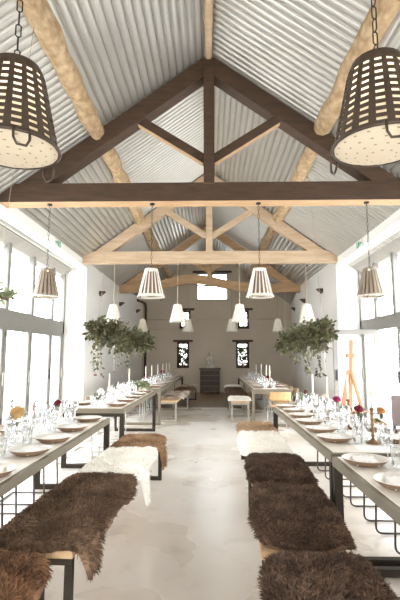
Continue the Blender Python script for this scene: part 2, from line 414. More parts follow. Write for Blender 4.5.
# small back windows
for i, (x0, x1, z0, z1) in enumerate(BW):
    big = i == 4
    w = struct(empty('window_%d' % (3 + i), ((x0 + x1) / 2, YB + .12, z0)))
    o = (-(x0 + x1) / 2, -YB - .12, -z0); y = YB + .12; f = .05 if big else .085
    fm = 'frame' if big else 'wfr'
    mb = MB().box((x0, y - .03, z0), (x0 + f, y + .03, z1)).box((x1 - f, y - .03, z0), (x1, y + .03, z1)).box((x0, y - .03, z0), (x1, y + .03, z0 + f)).box((x0, y - .03, z1 - f), (x1, y + .03, z1))
    if big: mb.box((x0, y - .03, 4.2), (x1, y + .03, 4.26)).box(((x0 + x1) / 2 - .03, y - .03, 4.2), ((x0 + x1) / 2 + .03, y + .03, z1))
    else: mb.box(((x0 + x1) / 2 - .015, y - .03, z0), ((x0 + x1) / 2 + .015, y + .03, z1))
    mb.build('frame', fm, w, loc=o)
    MB().box((x0 + .02, y - .004, z0 + .02), (x1 - .02, y + .004, z1 - .02)).build('pane', 'pane', w, loc=o)
    MB().box((x0 - .15, YB - .035, z1), (x1 + .15, YB + .2, z1 + .085)).build('lintel', 'wfr', w, loc=o, bevel=.008)
    if not big: MB().box((x0, YB - .03, z0 - .04), (x1, YB + .1, z0)).build('sill', 'wfr', w, loc=o)
# slit windows in the side walls
n = 8
for side in (-1, 1):
    for y in SLITS:
        x = side * (HW + .38)
        w = struct(empty('window_%d' % n, (x, y, .95))); n += 1
        MB().box((-.02, -.11, 0), (.02, -.085, .77)).box((-.02, .085, 0), (.02, .11, .77)).box((-.02, -.11, .745), (.02, .11, .77)).box((-.02, -.11, 0), (.02, .11, .025)).build('frame', 'wfr', w)
        MB().box((-.004, -.1, .01), (.004, .1, .76)).build('pane', 'pane', w)
        MB().box((-.40 if side > 0 else -.1, -.12, -.035), (.1 if side > 0 else .40, .12, 0)).build('sill', 'clay' if side < 0 else 'wfr', w)

# vent hoods high on the side walls (little dark wedge ledges)
for side, pts in ((-1, [(11.9, 2.96), (14.55, 2.98), (16.9, 2.98)]), (1, [(11.65, 2.98), (13.8, 2.98), (16.3, 2.98)])):
    for k, (y, z) in enumerate(pts):
        x = side * HW + sk(side, y)
        e_ = side * .06; v = [(e_, -.11, .0), (e_, .11, .0), (e_, .11, .17), (e_, -.11, .17), (-side * .14, -.11, .17), (-side * .14, .11, .17)]
        o = MB().add(v, [(0, 1, 2, 3), (3, 2, 5, 4), (0, 4, 5, 1), (0, 3, 4), (1, 5, 2)]).build('corbel_stone', 'wfr', loc=(x, y, z))
        tag(o, 'small dark wedge corbel high on the %s wall, %s of three from the camera' % ('left' if side < 0 else 'right', ['nearest', 'middle', 'farthest'][k]), 'corbel', 'corbels on the side walls')

# exit signs
for side, y in ((-1, 8.4), (1, 8.6)):
    o = empty('exit_sign', (side * HW, y, 3.575), 0, 'small green and white exit sign on the %s wall above the glazing' % ('left' if side < 0 else 'right'), 'sign', 'exit signs')
    s = -side
    MB().box((min(0, s * .02), -.165, -.07), (max(0, s * .02), .165, .07)).build('panel', 'white', o)
    g = MB(); a, c = sorted((s * .021, s * .024))
    g.box((a, .01, -.06), (c, .15, .06))
    g.box((a, -.15, -.012), (c, -.05, .012)).add([(s * .024, -.06, -.05), (s * .024, -.06, .05), (s * .024, -.01, 0)], [(0, 1, 2), (2, 1, 0)])
    g.build('pictogram', 'green', o)
    w = MB(); a, c = sorted((s * .0245, s * .026))
    w.ball((s * .025, .075, .045), .013, sq=(.2, 1, 1))
    for p, q in (((.075, .03), (.08, -.005)), ((.08, -.005), (.055, -.03)), ((.055, -.03), (.05, -.055)), ((.08, -.005), (.10, -.03)), ((.10, -.03), (.12, -.03)), ((.075, .022), (.05, .01)), ((.075, .022), (.10, .008))):
        w.bar((s * .0255, p[0], p[1]), (s * .0255, q[0], q[1]), .003, .013, up=(1, 0, 0))
    w.build('running_figure', 'white', o)

# conduit on the back wall and the corner downpipe
tag(MB().tube([(-2.6, YB - .02, 2.86), (3.1, YB - .02, 2.86)], .022).build('wall_conduit', 'taupe'), 'long horizontal conduit pipe across the back wall', 'pipe')
tag(MB().tube([(-2.6, YB - .02, 2.47), (-.85, YB - .02, 2.47)], .018).build('wall_conduit', 'taupe'), 'short lower conduit pipe at left of the back wall', 'pipe')
tag(MB().tube([(-2.72, 16.9, 3.52), (-2.6, 17.55, 3.5), (-2.55, 17.75, 3.46), (-2.53, 17.8, 3.3), (-2.53, 17.8, 0)], .05, 10).build('downpipe', 'wfr'), 'dark downpipe in the back left corner of the room', 'pipe')

# ------------------------------------------------------------------ pendant lamps
def chain(b, z0, z1, r=.008):
    n = max(4, int((z1 - z0) / .055))
    for i in range(n):
        a = z0 + (z1 - z0) * i / n; c = z0 + (z1 - z0) * (i + 1.12) / n; c = min(c, z1)
        w = .010
        pts = [(w, 0, a + .01), (w, 0, c - .01), (0, 0, c), (-w, 0, c - .01), (-w, 0, a + .01), (0, 0, a)]
        if i % 2: pts = [(0, p[0], p[2]) for p in pts]
        b.tube(pts, .003, 5, closed=True)
def lamp(kind):
    t = empty('pendant_lamp', (0, 0, 0))
    H = .345 if kind == 'big' else .385; RB_, RT = (.178, .105) if kind == 'big' else (.18, .088)
    def rad(f):
        r = RB_ + (RT - RB_) * f
        return r * (1 if f < .82 or kind != 'big' else 1 - .10 * ((f - .82) / .18) ** 2)
    sh = MB()
    if kind == 'big':
        NC, NR = 17, 10
        us = [2 * PI * (k + o) / NC for k in range(NC) for o in (0, .42)]; vs_ = [0, .03]
        for r_ in range(NR): vs_ += [.05 + .85 * (r_ + .1) / NR, .05 + .85 * (r_ + .62) / NR]
        vs_ = sorted(set(vs_ + [.93, 1.0])); hole = lambda i, j: i % 2 == 1 and any(abs((vs_[j] + vs_[j + 1]) / 2 - (.05 + .85 * (r_ + .36) / NR)) < .006 for r_ in range(NR))
    else:
        NC = 18
        us = [2 * PI * (k + o) / NC for k in range(NC) for o in (0, .34 if kind == 'cage' else .6)]; vs_ = [0, .07, .25, .5, .75, .93, 1.0]
        hole = lambda i, j: i % 2 == 1 and 1 <= j <= 4 and (kind == 'slat' or (kind == 'cage' and math.cos(us[i] + PI / 2 - .2) > .45))
    n_ = len(us)
    V = [(rad(f) * math.cos(u), rad(f) * math.sin(u), f * H) for f in vs_ for u in us]
    F = [(j * n_ + i, j * n_ + (i + 1) % n_, (j + 1) * n_ + (i + 1) % n_, (j + 1) * n_ + i) for j in range(len(vs_) - 1) for i in range(n_) if not hole(i, j)]
    sh.add(V, F, 0, False)
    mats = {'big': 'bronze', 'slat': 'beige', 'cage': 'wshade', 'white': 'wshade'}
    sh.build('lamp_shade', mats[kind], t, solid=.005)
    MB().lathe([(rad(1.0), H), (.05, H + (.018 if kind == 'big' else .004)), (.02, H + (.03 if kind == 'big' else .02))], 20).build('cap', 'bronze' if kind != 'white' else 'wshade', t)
    rr = RB_ + .004
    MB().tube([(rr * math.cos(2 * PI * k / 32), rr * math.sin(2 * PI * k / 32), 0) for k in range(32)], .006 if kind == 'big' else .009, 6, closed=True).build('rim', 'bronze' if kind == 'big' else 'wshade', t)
    if kind == 'big':
        MB().lathe([(rad(f) - .012, f * H) for f in (.02, .3, .6, .85, .97)], 32, cap=False).build('liner', 'lining', t)
        d = MB(); nr, nc = 7, 18
        pr = [RB_ - .004 - (RB_ - .004) * (q / (2 * nr)) for q in range(2 * nr + 1)]
        zz = lambda r_: -.045 * (1 - (r_ / RB_) ** 2)
        VV = []; FF = []; MI = []
        uu = [2 * PI * (k + o) / nc for k in range(nc) for o in (0, .25)]
        for r_ in pr: VV += [(r_ * math.cos(u), r_ * math.sin(u), zz(r_)) for u in uu]
        for j in range(2 * nr):
            for i in range(len(uu)):
                d.add([], [])
                FF.append((j * len(uu) + i, j * len(uu) + (i + 1) % len(uu), (j + 1) * len(uu) + (i + 1) % len(uu), (j + 1) * len(uu) + i))
        d.add(VV, FF, 0, True)
        d.mi = [0] * len(d.f)
        for r_ in (.055, .095, .13, .162):      # little slots pressed into the diffuser
            m_ = int(6 + r_ * 90)
            for k in range(m_):
                u = 2 * PI * k / m_; tw = .011 / r_; dr = .0028
                q = [(rr_ * math.cos(a), rr_ * math.sin(a), zz(rr_) - .0015) for rr_, a in ((r_ - dr, u - tw / 2), (r_ + dr, u - tw / 2), (r_ + dr, u + tw / 2), (r_ - dr, u + tw / 2))]
                d.add(q, [(0, 1, 2, 3)], 1)
        d.build('diffuser', ['cream', 'dash'], t)
        for a in (.6, 2.7, 4.8):
            c_, s_ = math.cos(a), math.sin(a)
            MB().tube([((rr + e) * c_ - w_ * s_, (rr + e) * s_ + w_ * c_, z_) for e, w_, z_ in ((0, -.028, .01), (.008, -.028, -.035), (.012, -.016, -.06), (.012, .016, -.06), (.008, .028, -.035), (0, .028, .01))], .005, 6).build('hook', 'bronze', t)
    else:
        MB().lathe([(RB_ - .02, .012), (RB_ * .45, -.006)], 24, cap=False).build('rim_band', 'wshade' if kind == 'white' else 'cream', t)
        if kind != 'white':
            MB().lathe([(rad(f) - .035, f * H) for f in (.04, .5, .9)], 24, cap=False).build('liner', 'inner' if kind == 'cage' else 'inner', t)
        for a in (.8, 3.9):
            c_, s_ = math.cos(a), math.sin(a)
            MB().tube([((rr + e) * c_ - w_ * s_, (rr + e) * s_ + w_ * c_, z_) for e, w_, z_ in ((0, -.03, .005), (.006, -.02, -.035), (.006, .02, -.035), (0, .03, .005))], .005, 5).build('hook', 'bronze' if kind != 'white' else 'wshade', t)
    MB().ball((0, 0, H * .55), .032, sq=(1, 1, 1.25)).lathe([(.02, H * .62), (.02, H + .02)], 8).build('bulb', 'bulb' if kind == 'big' else 'glow', t)
    zt = {'big': 3.55 - 2.235, 'slat': 3.55 - 2.23, 'cage': 3.55 - 2.23, 'white': 3.55 - 2.2}[kind]
    b = MB(); chain(b, H + .02, zt) if kind != 'white' else b.tube([(0, 0, H + .02), (0, 0, zt)], .008, 6)
    b.lathe([(.035, zt - .02), (.035, zt)], 12)
    b.build('chain', 'black' if kind != 'white' else 'rope', t)
    register(t); return t
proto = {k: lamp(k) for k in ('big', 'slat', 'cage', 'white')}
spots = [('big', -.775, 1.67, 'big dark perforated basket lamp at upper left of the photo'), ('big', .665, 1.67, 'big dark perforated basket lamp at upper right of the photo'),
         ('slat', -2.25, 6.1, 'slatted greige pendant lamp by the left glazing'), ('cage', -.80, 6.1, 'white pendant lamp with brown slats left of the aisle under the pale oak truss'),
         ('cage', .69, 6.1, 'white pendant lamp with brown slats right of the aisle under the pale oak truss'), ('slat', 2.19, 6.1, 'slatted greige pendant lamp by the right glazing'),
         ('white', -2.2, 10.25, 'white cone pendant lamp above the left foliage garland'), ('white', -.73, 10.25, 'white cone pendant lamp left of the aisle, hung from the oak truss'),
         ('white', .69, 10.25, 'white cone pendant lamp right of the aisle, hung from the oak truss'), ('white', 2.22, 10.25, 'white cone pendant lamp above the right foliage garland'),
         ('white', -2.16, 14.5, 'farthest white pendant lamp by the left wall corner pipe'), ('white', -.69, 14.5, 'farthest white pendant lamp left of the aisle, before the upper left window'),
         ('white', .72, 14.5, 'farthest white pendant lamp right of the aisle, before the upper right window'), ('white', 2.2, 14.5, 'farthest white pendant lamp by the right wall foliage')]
seen = set()
for k, x, y, lb in spots:
    z = {'big': 2.235, 'slat': 2.23, 'cage': 2.23, 'white': 2.2}[k]
    if y > 14: z += max(0, .0)
    o = proto[k] if k not in seen else dup(proto[k], (0, 0, 0))
    seen.add(k); o.location = (x, y, z); o.rotation_euler.z = (0 if k == 'cage' else R(0, 1)) if k != 'big' else (.5 if x < 0 else 1.9)
    tag(o, lb, 'lamp', 'pendant lamps under the trusses')
    if y > 14:   # the bowed tie beam is higher or lower here: stretch the cord to reach it
        zb = 3.46 + .30 * math.exp(-((x + .5) / 1.1) ** 2)
        for ch in [c for c in col.objects if c.parent == o and c.name.startswith('chain')]:
            ch.data = ch.data.copy()
            for v in ch.data.vertices:
                if v.co.z > .9: v.co.z += zb - 3.55

# ------------------------------------------------------------------ tables, benches, chairs
def table(x, y0, y1, rz, label, side, dark=True, w=.8):
    t = empty('dining_table', (x, (y0 + y1) / 2, 0), rz, label, 'table', 'long dining tables')
    L = (y1 - y0) / 2; h = w / 2; e = .045
    MB().box((-h + .03, -L + .03, .712), (h - .03, L - .03, .752)).build('tabletop', 'top', t)
    f = MB()
    f.box((-h, -L, .688), (-h + e, L, .748)).box((h - e, -L, .688), (h, L, .748)).box((-h + e, -L, .688), (h - e, -L + e, .748)).box((-h + e, L - e, .688), (h - e, L, .748))
    f.build('edge_frame', 'steel', t, bevel=.004)
    m = 'legs' if dark else 'steel'
    for sy in (-1, 1):
        for sx in (-1, 1):
            a, c = sorted((sx * h, sx * (h - .055))); p, q = sorted((sy * L, sy * (L - .055)))
            MB().box((a, p, 0), (c, q, .69)).build('leg', m, t, bevel=.004)
        p, q = sorted((sy * L, sy * (L - .055)))
        MB().box((-h + .055, p, 0), (h - .055, q, .05)).build('floor_bar', m, t, bevel=.004)
        MB().box((-h + .055, p, .645), (h - .055, q, .69)).build('end_rail', m, t, bevel=.004)
    return t
TW = .8
TABLES = {  # key: (x centre, y0, y1, rz, phrase)
    'L1': (-1.10 - .4, 2.3, 5.07, 0, 'nearest left table'), 'L2': (-1.07 - .4, 5.92, 8.81, -.025, 'second left table'),
    'L3': (-.98 - .4, 9.51, 12.27, -.025, 'third left table'), 'L4': (-.91 - .4, 12.31, 15.08, -.025, 'farthest left table'),
    'R1': (.83 + .4, .45, 3.19, 0, 'nearest right table'), 'R2': (.845 + .4, 3.28, 6.15, 0, 'second right table'),
    'R3': (.88 + .4, 9.38, 12.1, -.01, 'third right table'), 'R4': (.905 + .4, 12.14, 14.83, -.01, 'farthest right table')}
TL = {'L1': 'long dining table nearest on the left, with khaki steel edge and sled chairs behind', 'L2': 'long dining table second on the left, under the hanging foliage',
      'L3': 'long dining table third on the left, row of candles on it', 'L4': 'long dining table farthest on the left, by the back left corner',
      'R1': 'long dining table nearest on the right, cut off by the photo edge', 'R2': 'long dining table second on the right, with brass candlesticks, easel behind',
      'R3': 'long dining table third on the right, behind the wooden chair', 'R4': 'long dining table farthest on the right, near the back wall'}
for k, (x, a, c, rz, ph) in TABLES.items(): table(x, a, c, rz, TL[k], k[0], dark=k not in ('L3', 'R3'))

BT = .455
def bench(x, y0, y1, rz, w, label, m='legs', seat='pine'):
    t = empty('bench', (x, (y0 + y1) / 2, 0), rz, label, 'bench', 'benches along the aisle')
    L = (y1 - y0) / 2; h = w / 2
    MB().box((-h, -L, BT - .04), (h, L, BT)).build('seat', seat, t, bevel=.005)
    for sy in (-1, 1):
        p, q = sorted((sy * (L - .01), sy * (L - .05)))
        for sx in (-1, 1):
            a, c = sorted((sx * (h - .005), sx * (h - .045)))
            MB().box((a, p, 0), (c, q, BT - .075)).build('leg', m, t, bevel=.003)
        MB().box((-h + .045, p, 0), (h - .045, q, .04)).build('floor_bar', m, t, bevel=.003)
        MB().box((-h + .005, p, BT - .075), (h - .005, q, BT - .04)).build('end_rail', m, t, bevel=.003)
    return t
BENCH = {
    'RB1': (.595, 4.42, 6.5, -.035, .40, 'bench second on the right of the aisle, with blond and white hides'),
    'RB2': (.52, 2.38, 4.38, -.055, .42, 'bench nearest but one on the right, two dark brown hides on it'),
    'RB0': (.43, .30, 2.32, -.04, .42, 'bench at bottom right corner, mostly under one dark hide'),
    'LB1': (-.82, 2.39, 5.45, -.045, .40, 'long bench on the left carrying brown, white and tan hides'),
    'LB0': (-1.03, .30, 2.30, -.05, .40, 'bench at bottom left corner under a russet brown hide'),
    'RB3': (.68, 9.87, 12.3, -.02, .40, 'far right bench with a white hide at its near end'),
    'RB4': (.71, 12.4, 14.85, -.02, .40, 'farthest right bench near the back wall'),
    'LB3': (-.84, 10.0, 12.4, -.06, .40, 'far left bench with a bare board at its near end'),
    'LB4': (-.69, 12.5, 14.85, -.06, .40, 'farthest left bench near the back wall')}
for k, v in BENCH.items(): bench(*v, m='grey' if k in ('RB3', 'LB3') else 'legs')

def drop(a, half, r, flare):
    s = 1 if a >= 0 else -1; e = abs(a) - half
    if e <= 0: return a, 0.0
    if e < r * PI / 2: return s * (half + r * math.sin(e / r)), -(r - r * math.cos(e / r))
    q = e - r * PI / 2
    return s * (half + r + q * flare), -(r + q)
def hide(bk, c0, c1, wl, wr, m, label, seed, fur=.032, blades=7000, puff=.03, end=None, flaps=()):
    """sheepskin draped over bench bk from distance c0 to c1 along it; wl, wr = reach left / right of the centre line"""
    x, y0, y1, rz, w, _ = BENCH[bk]
    rnd = random.Random(seed); half = w / 2 + .012; L = (y1 - y0) / 2
    NU, NV = 44, 36; cm = (c0 + c1) / 2; P = []
    hx = (c1 - c0) / 2
    for i in range(NU + 1):
        a = -1 + 2 * i / NU
        sq = (1 - abs(a) ** 7) ** .5
        for j in range(NV + 1):
            v = -1 + 2 * j / NV
            nz = noise.noise(Vector((a * 2.1 + seed * 3.7, v * 1.6, seed)))
            reach = (wl if v < 0 else wr) * (.5 + .5 * sq) * (1 + .12 * noise.noise(Vector((a * 2.6, seed * 1.9, 2 if v < 0 else 7))))
            for (fa, fs, fl) in flaps:                      # leg flaps hanging lower
                if fs * v > 0: reach += fl * math.exp(-((a - fa) / .16) ** 2)
            s = v * reach
            t = cm + a * hx * (1 + .05 * noise.noise(Vector((v * 2.2, seed, a)))) * (1 - .05 * abs(v) ** 2.5)
            px, dz = drop(s, half, .035, .10 + .05 * nz)
            py, dz2 = drop(t - (y0 + y1) / 2, L + .01, .04, .08)
            edge = max(0, 1 - max(abs(a), abs(v)) ** 9)
            fold = .016 * noise.noise(Vector((a * 4 + seed, v * 3.2, 5))) + .010 * noise.noise(Vector((a * 9 + seed, v * 8, 5)))
            th = .012 + puff * edge + fold * edge
            P.append(Vector((px + (math.copysign(th * .8, px) if dz < -.03 else 0), py, BT + dz + dz2 + (th if dz > -.06 and dz2 > -.06 else th * .4))))
    W1 = NV + 1
    b = MB(); F = [(i * W1 + j, i * W1 + j + 1, (i + 1) * W1 + j + 1, (i + 1) * W1 + j) for i in range(NU) for j in range(NV)]
    b.add(P, [f[::-1] for f in F], 0, True)
    # underside skin
    U = [p + Vector((-.010 * (1 if p.x > 0 else -1) if p.z < BT - .03 else 0, 0, -.009 if p.z > BT - .03 else 0)) for p in P]
    U = [Vector((q.x, q.y, max(q.z, BT + .003) if abs(q.x) < half and abs(q.y) < L else q.z)) for q in U]
    b.add(U, F, 0, True)
    # fur: fine tapered locks
    for _k in range(blades):
        i = rnd.randrange(NU); j = rnd.randrange(NV); fu, fv = rnd.random(), rnd.random()
        A, B_, C_, D_ = P[i * W1 + j], P[i * W1 + j + 1], P[(i + 1) * W1 + j + 1], P[(i + 1) * W1 + j]
        q = A * (1 - fu) * (1 - fv) + B_ * (1 - fu) * fv + C_ * fu * fv + D_ * fu * (1 - fv)
        nrm = (D_ - A).cross(B_ - A); nrm = -nrm.normalized() if nrm.length > 1e-9 else Vector((0, 0, 1))
        if nrm.z < -.2: nrm = -nrm
        fl = noise.noise_vector(Vector((q.x * 5 + seed, q.y * 5, 2)))
        out = Vector((q.x * .9, (q.y - (cm - (y0 + y1) / 2)) * .5, -.12)) + fl * .9
        ln = fur * rnd.uniform(.6, 1.25)
        if i in (0, NU - 1): out.y += (.5 if i else -.5)
        d = (nrm * .65 + out * .8 + Vector((rnd.uniform(-.35, .35), rnd.uniform(-.35, .35), rnd.uniform(-.2, .2)))).normalized()
        sd = d.cross(Vector((rnd.uniform(-1, 1), rnd.uniform(-1, 1), rnd.uniform(-1, 1)))).normalized() * rnd.uniform(.002, .0042)
        mid = q + d * ln * .55; tip = q + d * ln + Vector((0, 0, -.25 * ln))
        b.add([q - sd, q + sd, mid + sd * .8, tip, mid - sd * .8], [(0, 1, 2, 4), (4, 2, 3)])
    o = b.build('sheepskin', m, loc=(x, (y0 + y1) / 2, 0), rz=rz)
    return tag(o, label, 'hide', 'hides on the benches')
hide('RB0', 1.02, 2.30, .235, .29, 'fur_dark', 'dark brown shaggy hide at bottom right corner of the photo', 1, puff=.05, fur=.036, blades=22000)
hide('RB2', 2.375, 3.40, .23, .29, 'fur_dark', 'dark brown shaggy hide in the middle of the three on the right', 2, fur=.030, blades=20000, puff=.065)
hide('RB2', 3.46, 4.40, .23, .29, 'fur_dark', 'dark brown shaggy hide right after the white one on the right', 3, fur=.034, blades=17000, puff=.055)
hide('RB1', 4.45, 5.92, .27, .33, 'fur_white', 'ivory white hide on the second right bench', 4, fur=.024, blades=9000, puff=.025)
hide('RB1', 5.75, 6.62, .24, .27, 'fur_pale', 'blond tan hide at the far end of the second right bench', 5, fur=.03, blades=9000)
hide('LB0', 1.0, 2.28, .28, .30, 'fur_russet', 'russet brown hide at bottom left corner of the photo', 6, fur=.036, blades=18000, puff=.05)
hide('LB1', 2.36, 3.75, .30, .29, 'fur_mid', 'walnut brown hide on the near end of the long left bench', 7, fur=.034, blades=20000, puff=.04, flaps=((-.86, 1, .15), (.55, 1, .04)))
hide('LB1', 3.62, 4.85, .36, .27, 'fur_white', 'ivory white hide in the middle of the long left bench', 8, fur=.024, blades=10000, puff=.03, flaps=((-.45, 1, .26),))
hide('LB1', 4.72, 5.50, .29, .25, 'fur_tan', 'tan brown hide at the far end of the long left bench', 9, fur=.034, blades=13000, puff=.035, flaps=((-.35, 1, .22),))
hide('RB3', 9.88, 10.75, .25, .26, 'fur_white', 'white hide over the near end of the far right bench', 10, fur=.024, blades=2500)
hide('RB3', 10.7, 12.2, .27, .28, 'fur_dark', 'dark hide on the far right bench behind the white one', 11, blades=2500)
hide('RB4', 12.5, 13.7, .27, .28, 'fur_dark', 'dark hide on the near half of the farthest right bench', 12, blades=2000)
hide('RB4', 13.6, 14.9, .27, .28, 'fur_white', 'white hide on the farthest right bench by the back wall', 13, fur=.024, blades=2000)
hide('LB3', 10.45, 12.3, .27, .28, 'fur_pied', 'pied brown and white hide on the far left bench', 14, blades=2500)
hide('LB4', 12.55, 13.8, .27, .28, 'fur_mid', 'brown hide on the near half of the farthest left bench', 15, blades=2000)
hide('LB4', 13.7, 14.9, .27, .28, 'fur_pied', 'pied hide on the far half of the farthest left bench', 16, blades=2000)

def arc(pts, r=.06, n=5):
    """round the corners of a polyline"""
    P = [Vector(p) for p in pts]; out = [P[0]]
    for a, b_, c in zip(P, P[1:], P[2:]):
        u = (a - b_).normalized(); v = (c - b_).normalized(); rr = min(r, (a - b_).length * .45, (c - b_).length * .45)
        s, e = b_ + u * rr, b_ + v * rr
        for i in range(n + 1):
            t = i / n; out.append(s * (1 - t) ** 2 + b_ * 2 * t * (1 - t) + e * t ** 2)
    return out + [P[-1]]
def chair(tube):
    """plywood sled chair: front towards local -x"""
    t = empty('sled_chair', (0, 0, 0))
    sg = lambda nx, ny, f: ([f(i / nx, j / ny) for i in range(nx + 1) for j in range(ny + 1)], [(i * (ny + 1) + j, (i + 1) * (ny + 1) + j, (i + 1) * (ny + 1) + j + 1, i * (ny + 1) + j + 1) for i in range(nx) for j in range(ny)])
    v, f = sg(8, 8, lambda u, w: (-.21 + .42 * u, (-.2 + .4 * w) * (1 - .08 * abs(2 * u - 1)), .455 - .02 * math.sin(PI * u) * math.sin(PI * w) - (.02 * (1 - u * 4) ** 2 if u < .25 else 0)))
    MB().add(v, f, 0, True).build('seat', 'ply', t, solid=.012)
    v, f = sg(4, 10, lambda u, w: (.235 + .03 * u + .035 * math.sin(PI * w), -.2 + .4 * w, .565 + .165 * u))
    MB().add(v, f, 0, True).build('backrest', 'ply', t, solid=.012)
    for s in (-1, 1):
        y = s * .19
        MB().tube(arc([(.25, y, .72), (.20, y, .43), (-.2, y, .43), (-.22, y, .011), (.25, y, .011)]), .0085, 8).build('side_frame', tube, t)
    MB().tube([(.25, -.19, .011), (.25, .19, .011)], .0085, 8).build('rear_crossbar', tube, t)
    register(t); return t
cd, cg = chair('tube'), chair('gtube'); used = set()
def put_chair(p, x, y, rz, label):
    o = p if p.name not in used else dup(p, (0, 0, 0))
    used.add(p.name); o.location = (x, y, 0); o.rotation_euler.z = rz
    return tag(o, label, 'chair', 'plywood sled chairs')
def chair_row(key, ysx, side, p):
    ph = TABLES[key][4]
    for i, y in enumerate(ysx):
        put_chair(p, TABLES[key][0] + side * .31, y, 0 if side > 0 else PI,
                  'plywood sled chair %s in the wall side row of the %s' % (ORD[i], ph))
chair_row('R1', [2.35, 2.98], 1, cd); chair_row('R2', [3.66, 4.32, 4.98, 5.64], 1, cd)
chair_row('L1', [2.75, 3.42, 4.05, 4.68], -1, cd); chair_row('L2', [6.35, 7.05, 7.75, 8.4], -1, cg)
chair_row('L3', [9.95, 10.6, 11.25, 11.9], -1, cg); chair_row('L4', [12.75, 13.4, 14.05, 14.7], -1, cg)
chair_row('R3', [9.85, 10.5, 11.15, 11.75], 1, cg); chair_row('R4', [12.55, 13.2, 13.85, 14.5], 1, cg)
put_chair(cg, 1.36, 9.13, -PI / 2 + PI, 'plywood chair with its back to the camera at the head of third right table').rotation_euler.z = -PI / 2
t = empty('padded_chair', (2.37, 5.95, 0), .5, 'mauve grey padded chair at the right edge, beside the open door', 'chair')
MB().box((-.21, -.22, .40), (.21, .22, .47)).build('seat', 'mauve', t, bevel=.02)
MB().box((.19, -.22, .50), (.25, .22, .90)).build('backrest', 'mauve', t, bevel=.02)
for sx in (-1, 1):
    for sy in (-1, 1): MB().box((sx * .19 - .018 + (.03 if sx > 0 else 0), sy * .19 - .018, 0), (sx * .19 + .018 + (.03 if sx > 0 else 0), sy * .19 + .018, .41 if sx < 0 else .52)).build('leg', 'chest', t)

# ------------------------------------------------------------------ tableware
ZT = .7525
def plate_mesh():
    b = MB().lathe([(.085, 0), (.10, .004), (.135, .03), (.143, .04)], 28, mi=1, cap=False)
    b.lathe([(.143, .04), (.137, .041), (.125, .026), (.095, .011), (.0001, .009)], 28, mi=0, cap=False)
    b.add([(.085 * math.cos(2 * PI * k / 28), .085 * math.sin(2 * PI * k / 28), 0) for k in range(28)], [tuple(range(28))[::-1]], 1)
    return b.mesh('plate', ['plate', 'tan'])
PM = plate_mesh()
def napkin_mesh():
    b = MB(); n, m = 12, 8; f = []
    top = [((-.065 + .13 * i / n), (-.10 + .2 * j / m) * (1 - .25 * math.sin(PI * i / n)), .022 + .018 * math.sin(PI * i / n) * math.sin(PI * j / m) + .006 * math.sin(i * 1.9) * math.cos(j)) for i in range(n + 1) for j in range(m + 1)]
    bot = [(x, y, 0.0) for x, y, z in top]
    W = m + 1; q = [(i * W + j, (i + 1) * W + j, (i + 1) * W + j + 1, i * W + j + 1) for i in range(n) for j in range(m)]
    b.add(top, q, 0, True); b.add(bot, [x[::-1] for x in q], 0, False)
    for j in range(m): b.add([top[j], top[j + 1], bot[j + 1], bot[j]], [(0, 1, 2, 3)]); b.add([top[n * W + j], top[n * W + j + 1], bot[n * W + j + 1], bot[n * W + j]], [(3, 2, 1, 0)])
    for i in range(n): b.add([top[i * W], top[i * W + W], bot[i * W + W], bot[i * W]], [(3, 2, 1, 0)]); b.add([top[i * W + m], top[i * W + W + m], bot[i * W + W + m], bot[i * W + m]], [(0, 1, 2, 3)])
    return b.mesh('napkin', 'napkin')
NM = napkin_mesh()
def tumbler_mesh():
    b = MB(); n = 20
    prof = [(.0001, .0), (.030, 0), (.033, .004), (.036, .045), (.038, .09), (.041, .135), (.038, .135), (.034, .08), (.031, .014), (.0001, .012)]
    b.lathe(prof, n, cap=False)
    for i, v in enumerate(b.v):          # cut facets round the lower half
        if .003 < v[2] < .092:
            k = i % n; s = 1 + (.045 if k % 2 else -.045); b.v[i] = (v[0] * s, v[1] * s, v[2])
    b.sm = [not (.0 < b.v[f[0]][2] < .092) for f in b.f]
    return b.mesh('tumbler', 'crystal')
TM = tumbler_mesh()
GB = MB().lathe([(.0001, .085), (.012, .087), (.034, .11), (.040, .145), (.036, .195), (.0345, .195), (.038, .145), (.032, .113), (.0001, .09)], 18, cap=False).mesh('bowl', 'crystal')
FB = MB().lathe([(.0001, .085), (.010, .088), (.022, .12), (.026, .17), (.022, .225), (.0205, .225), (.024, .17), (.020, .122), (.0001, .092)], 16, cap=False).mesh('flute_bowl', 'crystal')
GS = MB().lathe([(.004, .006), (.0035, .05), (.006, .087)], 8).mesh('stem', 'crystal')
GF = MB().lathe([(.034, 0), (.033, .003), (.006, .008)], 18).mesh('foot', 'crystal')
def inst(name, me, loc, rz=0, parent=None):
    o = bpy.data.objects.new(name, me); col.objects.link(o); o.location = loc; o.rotation_euler.z = rz
    if parent: o.parent = parent
    return o
def on_table(key, dx, y):
    """world point on the table: dx = distance in from the aisle edge"""
    x, a, c, rz, ph = TABLES[key]; s = 1 if key[0] == 'R' else -1
    yy = y - (a + c) / 2; lx = s * (-.4 + dx)
    return (x + lx * math.cos(rz) - yy * math.sin(rz), (a + c) / 2 + lx * math.sin(rz) + yy * math.cos(rz), ZT)
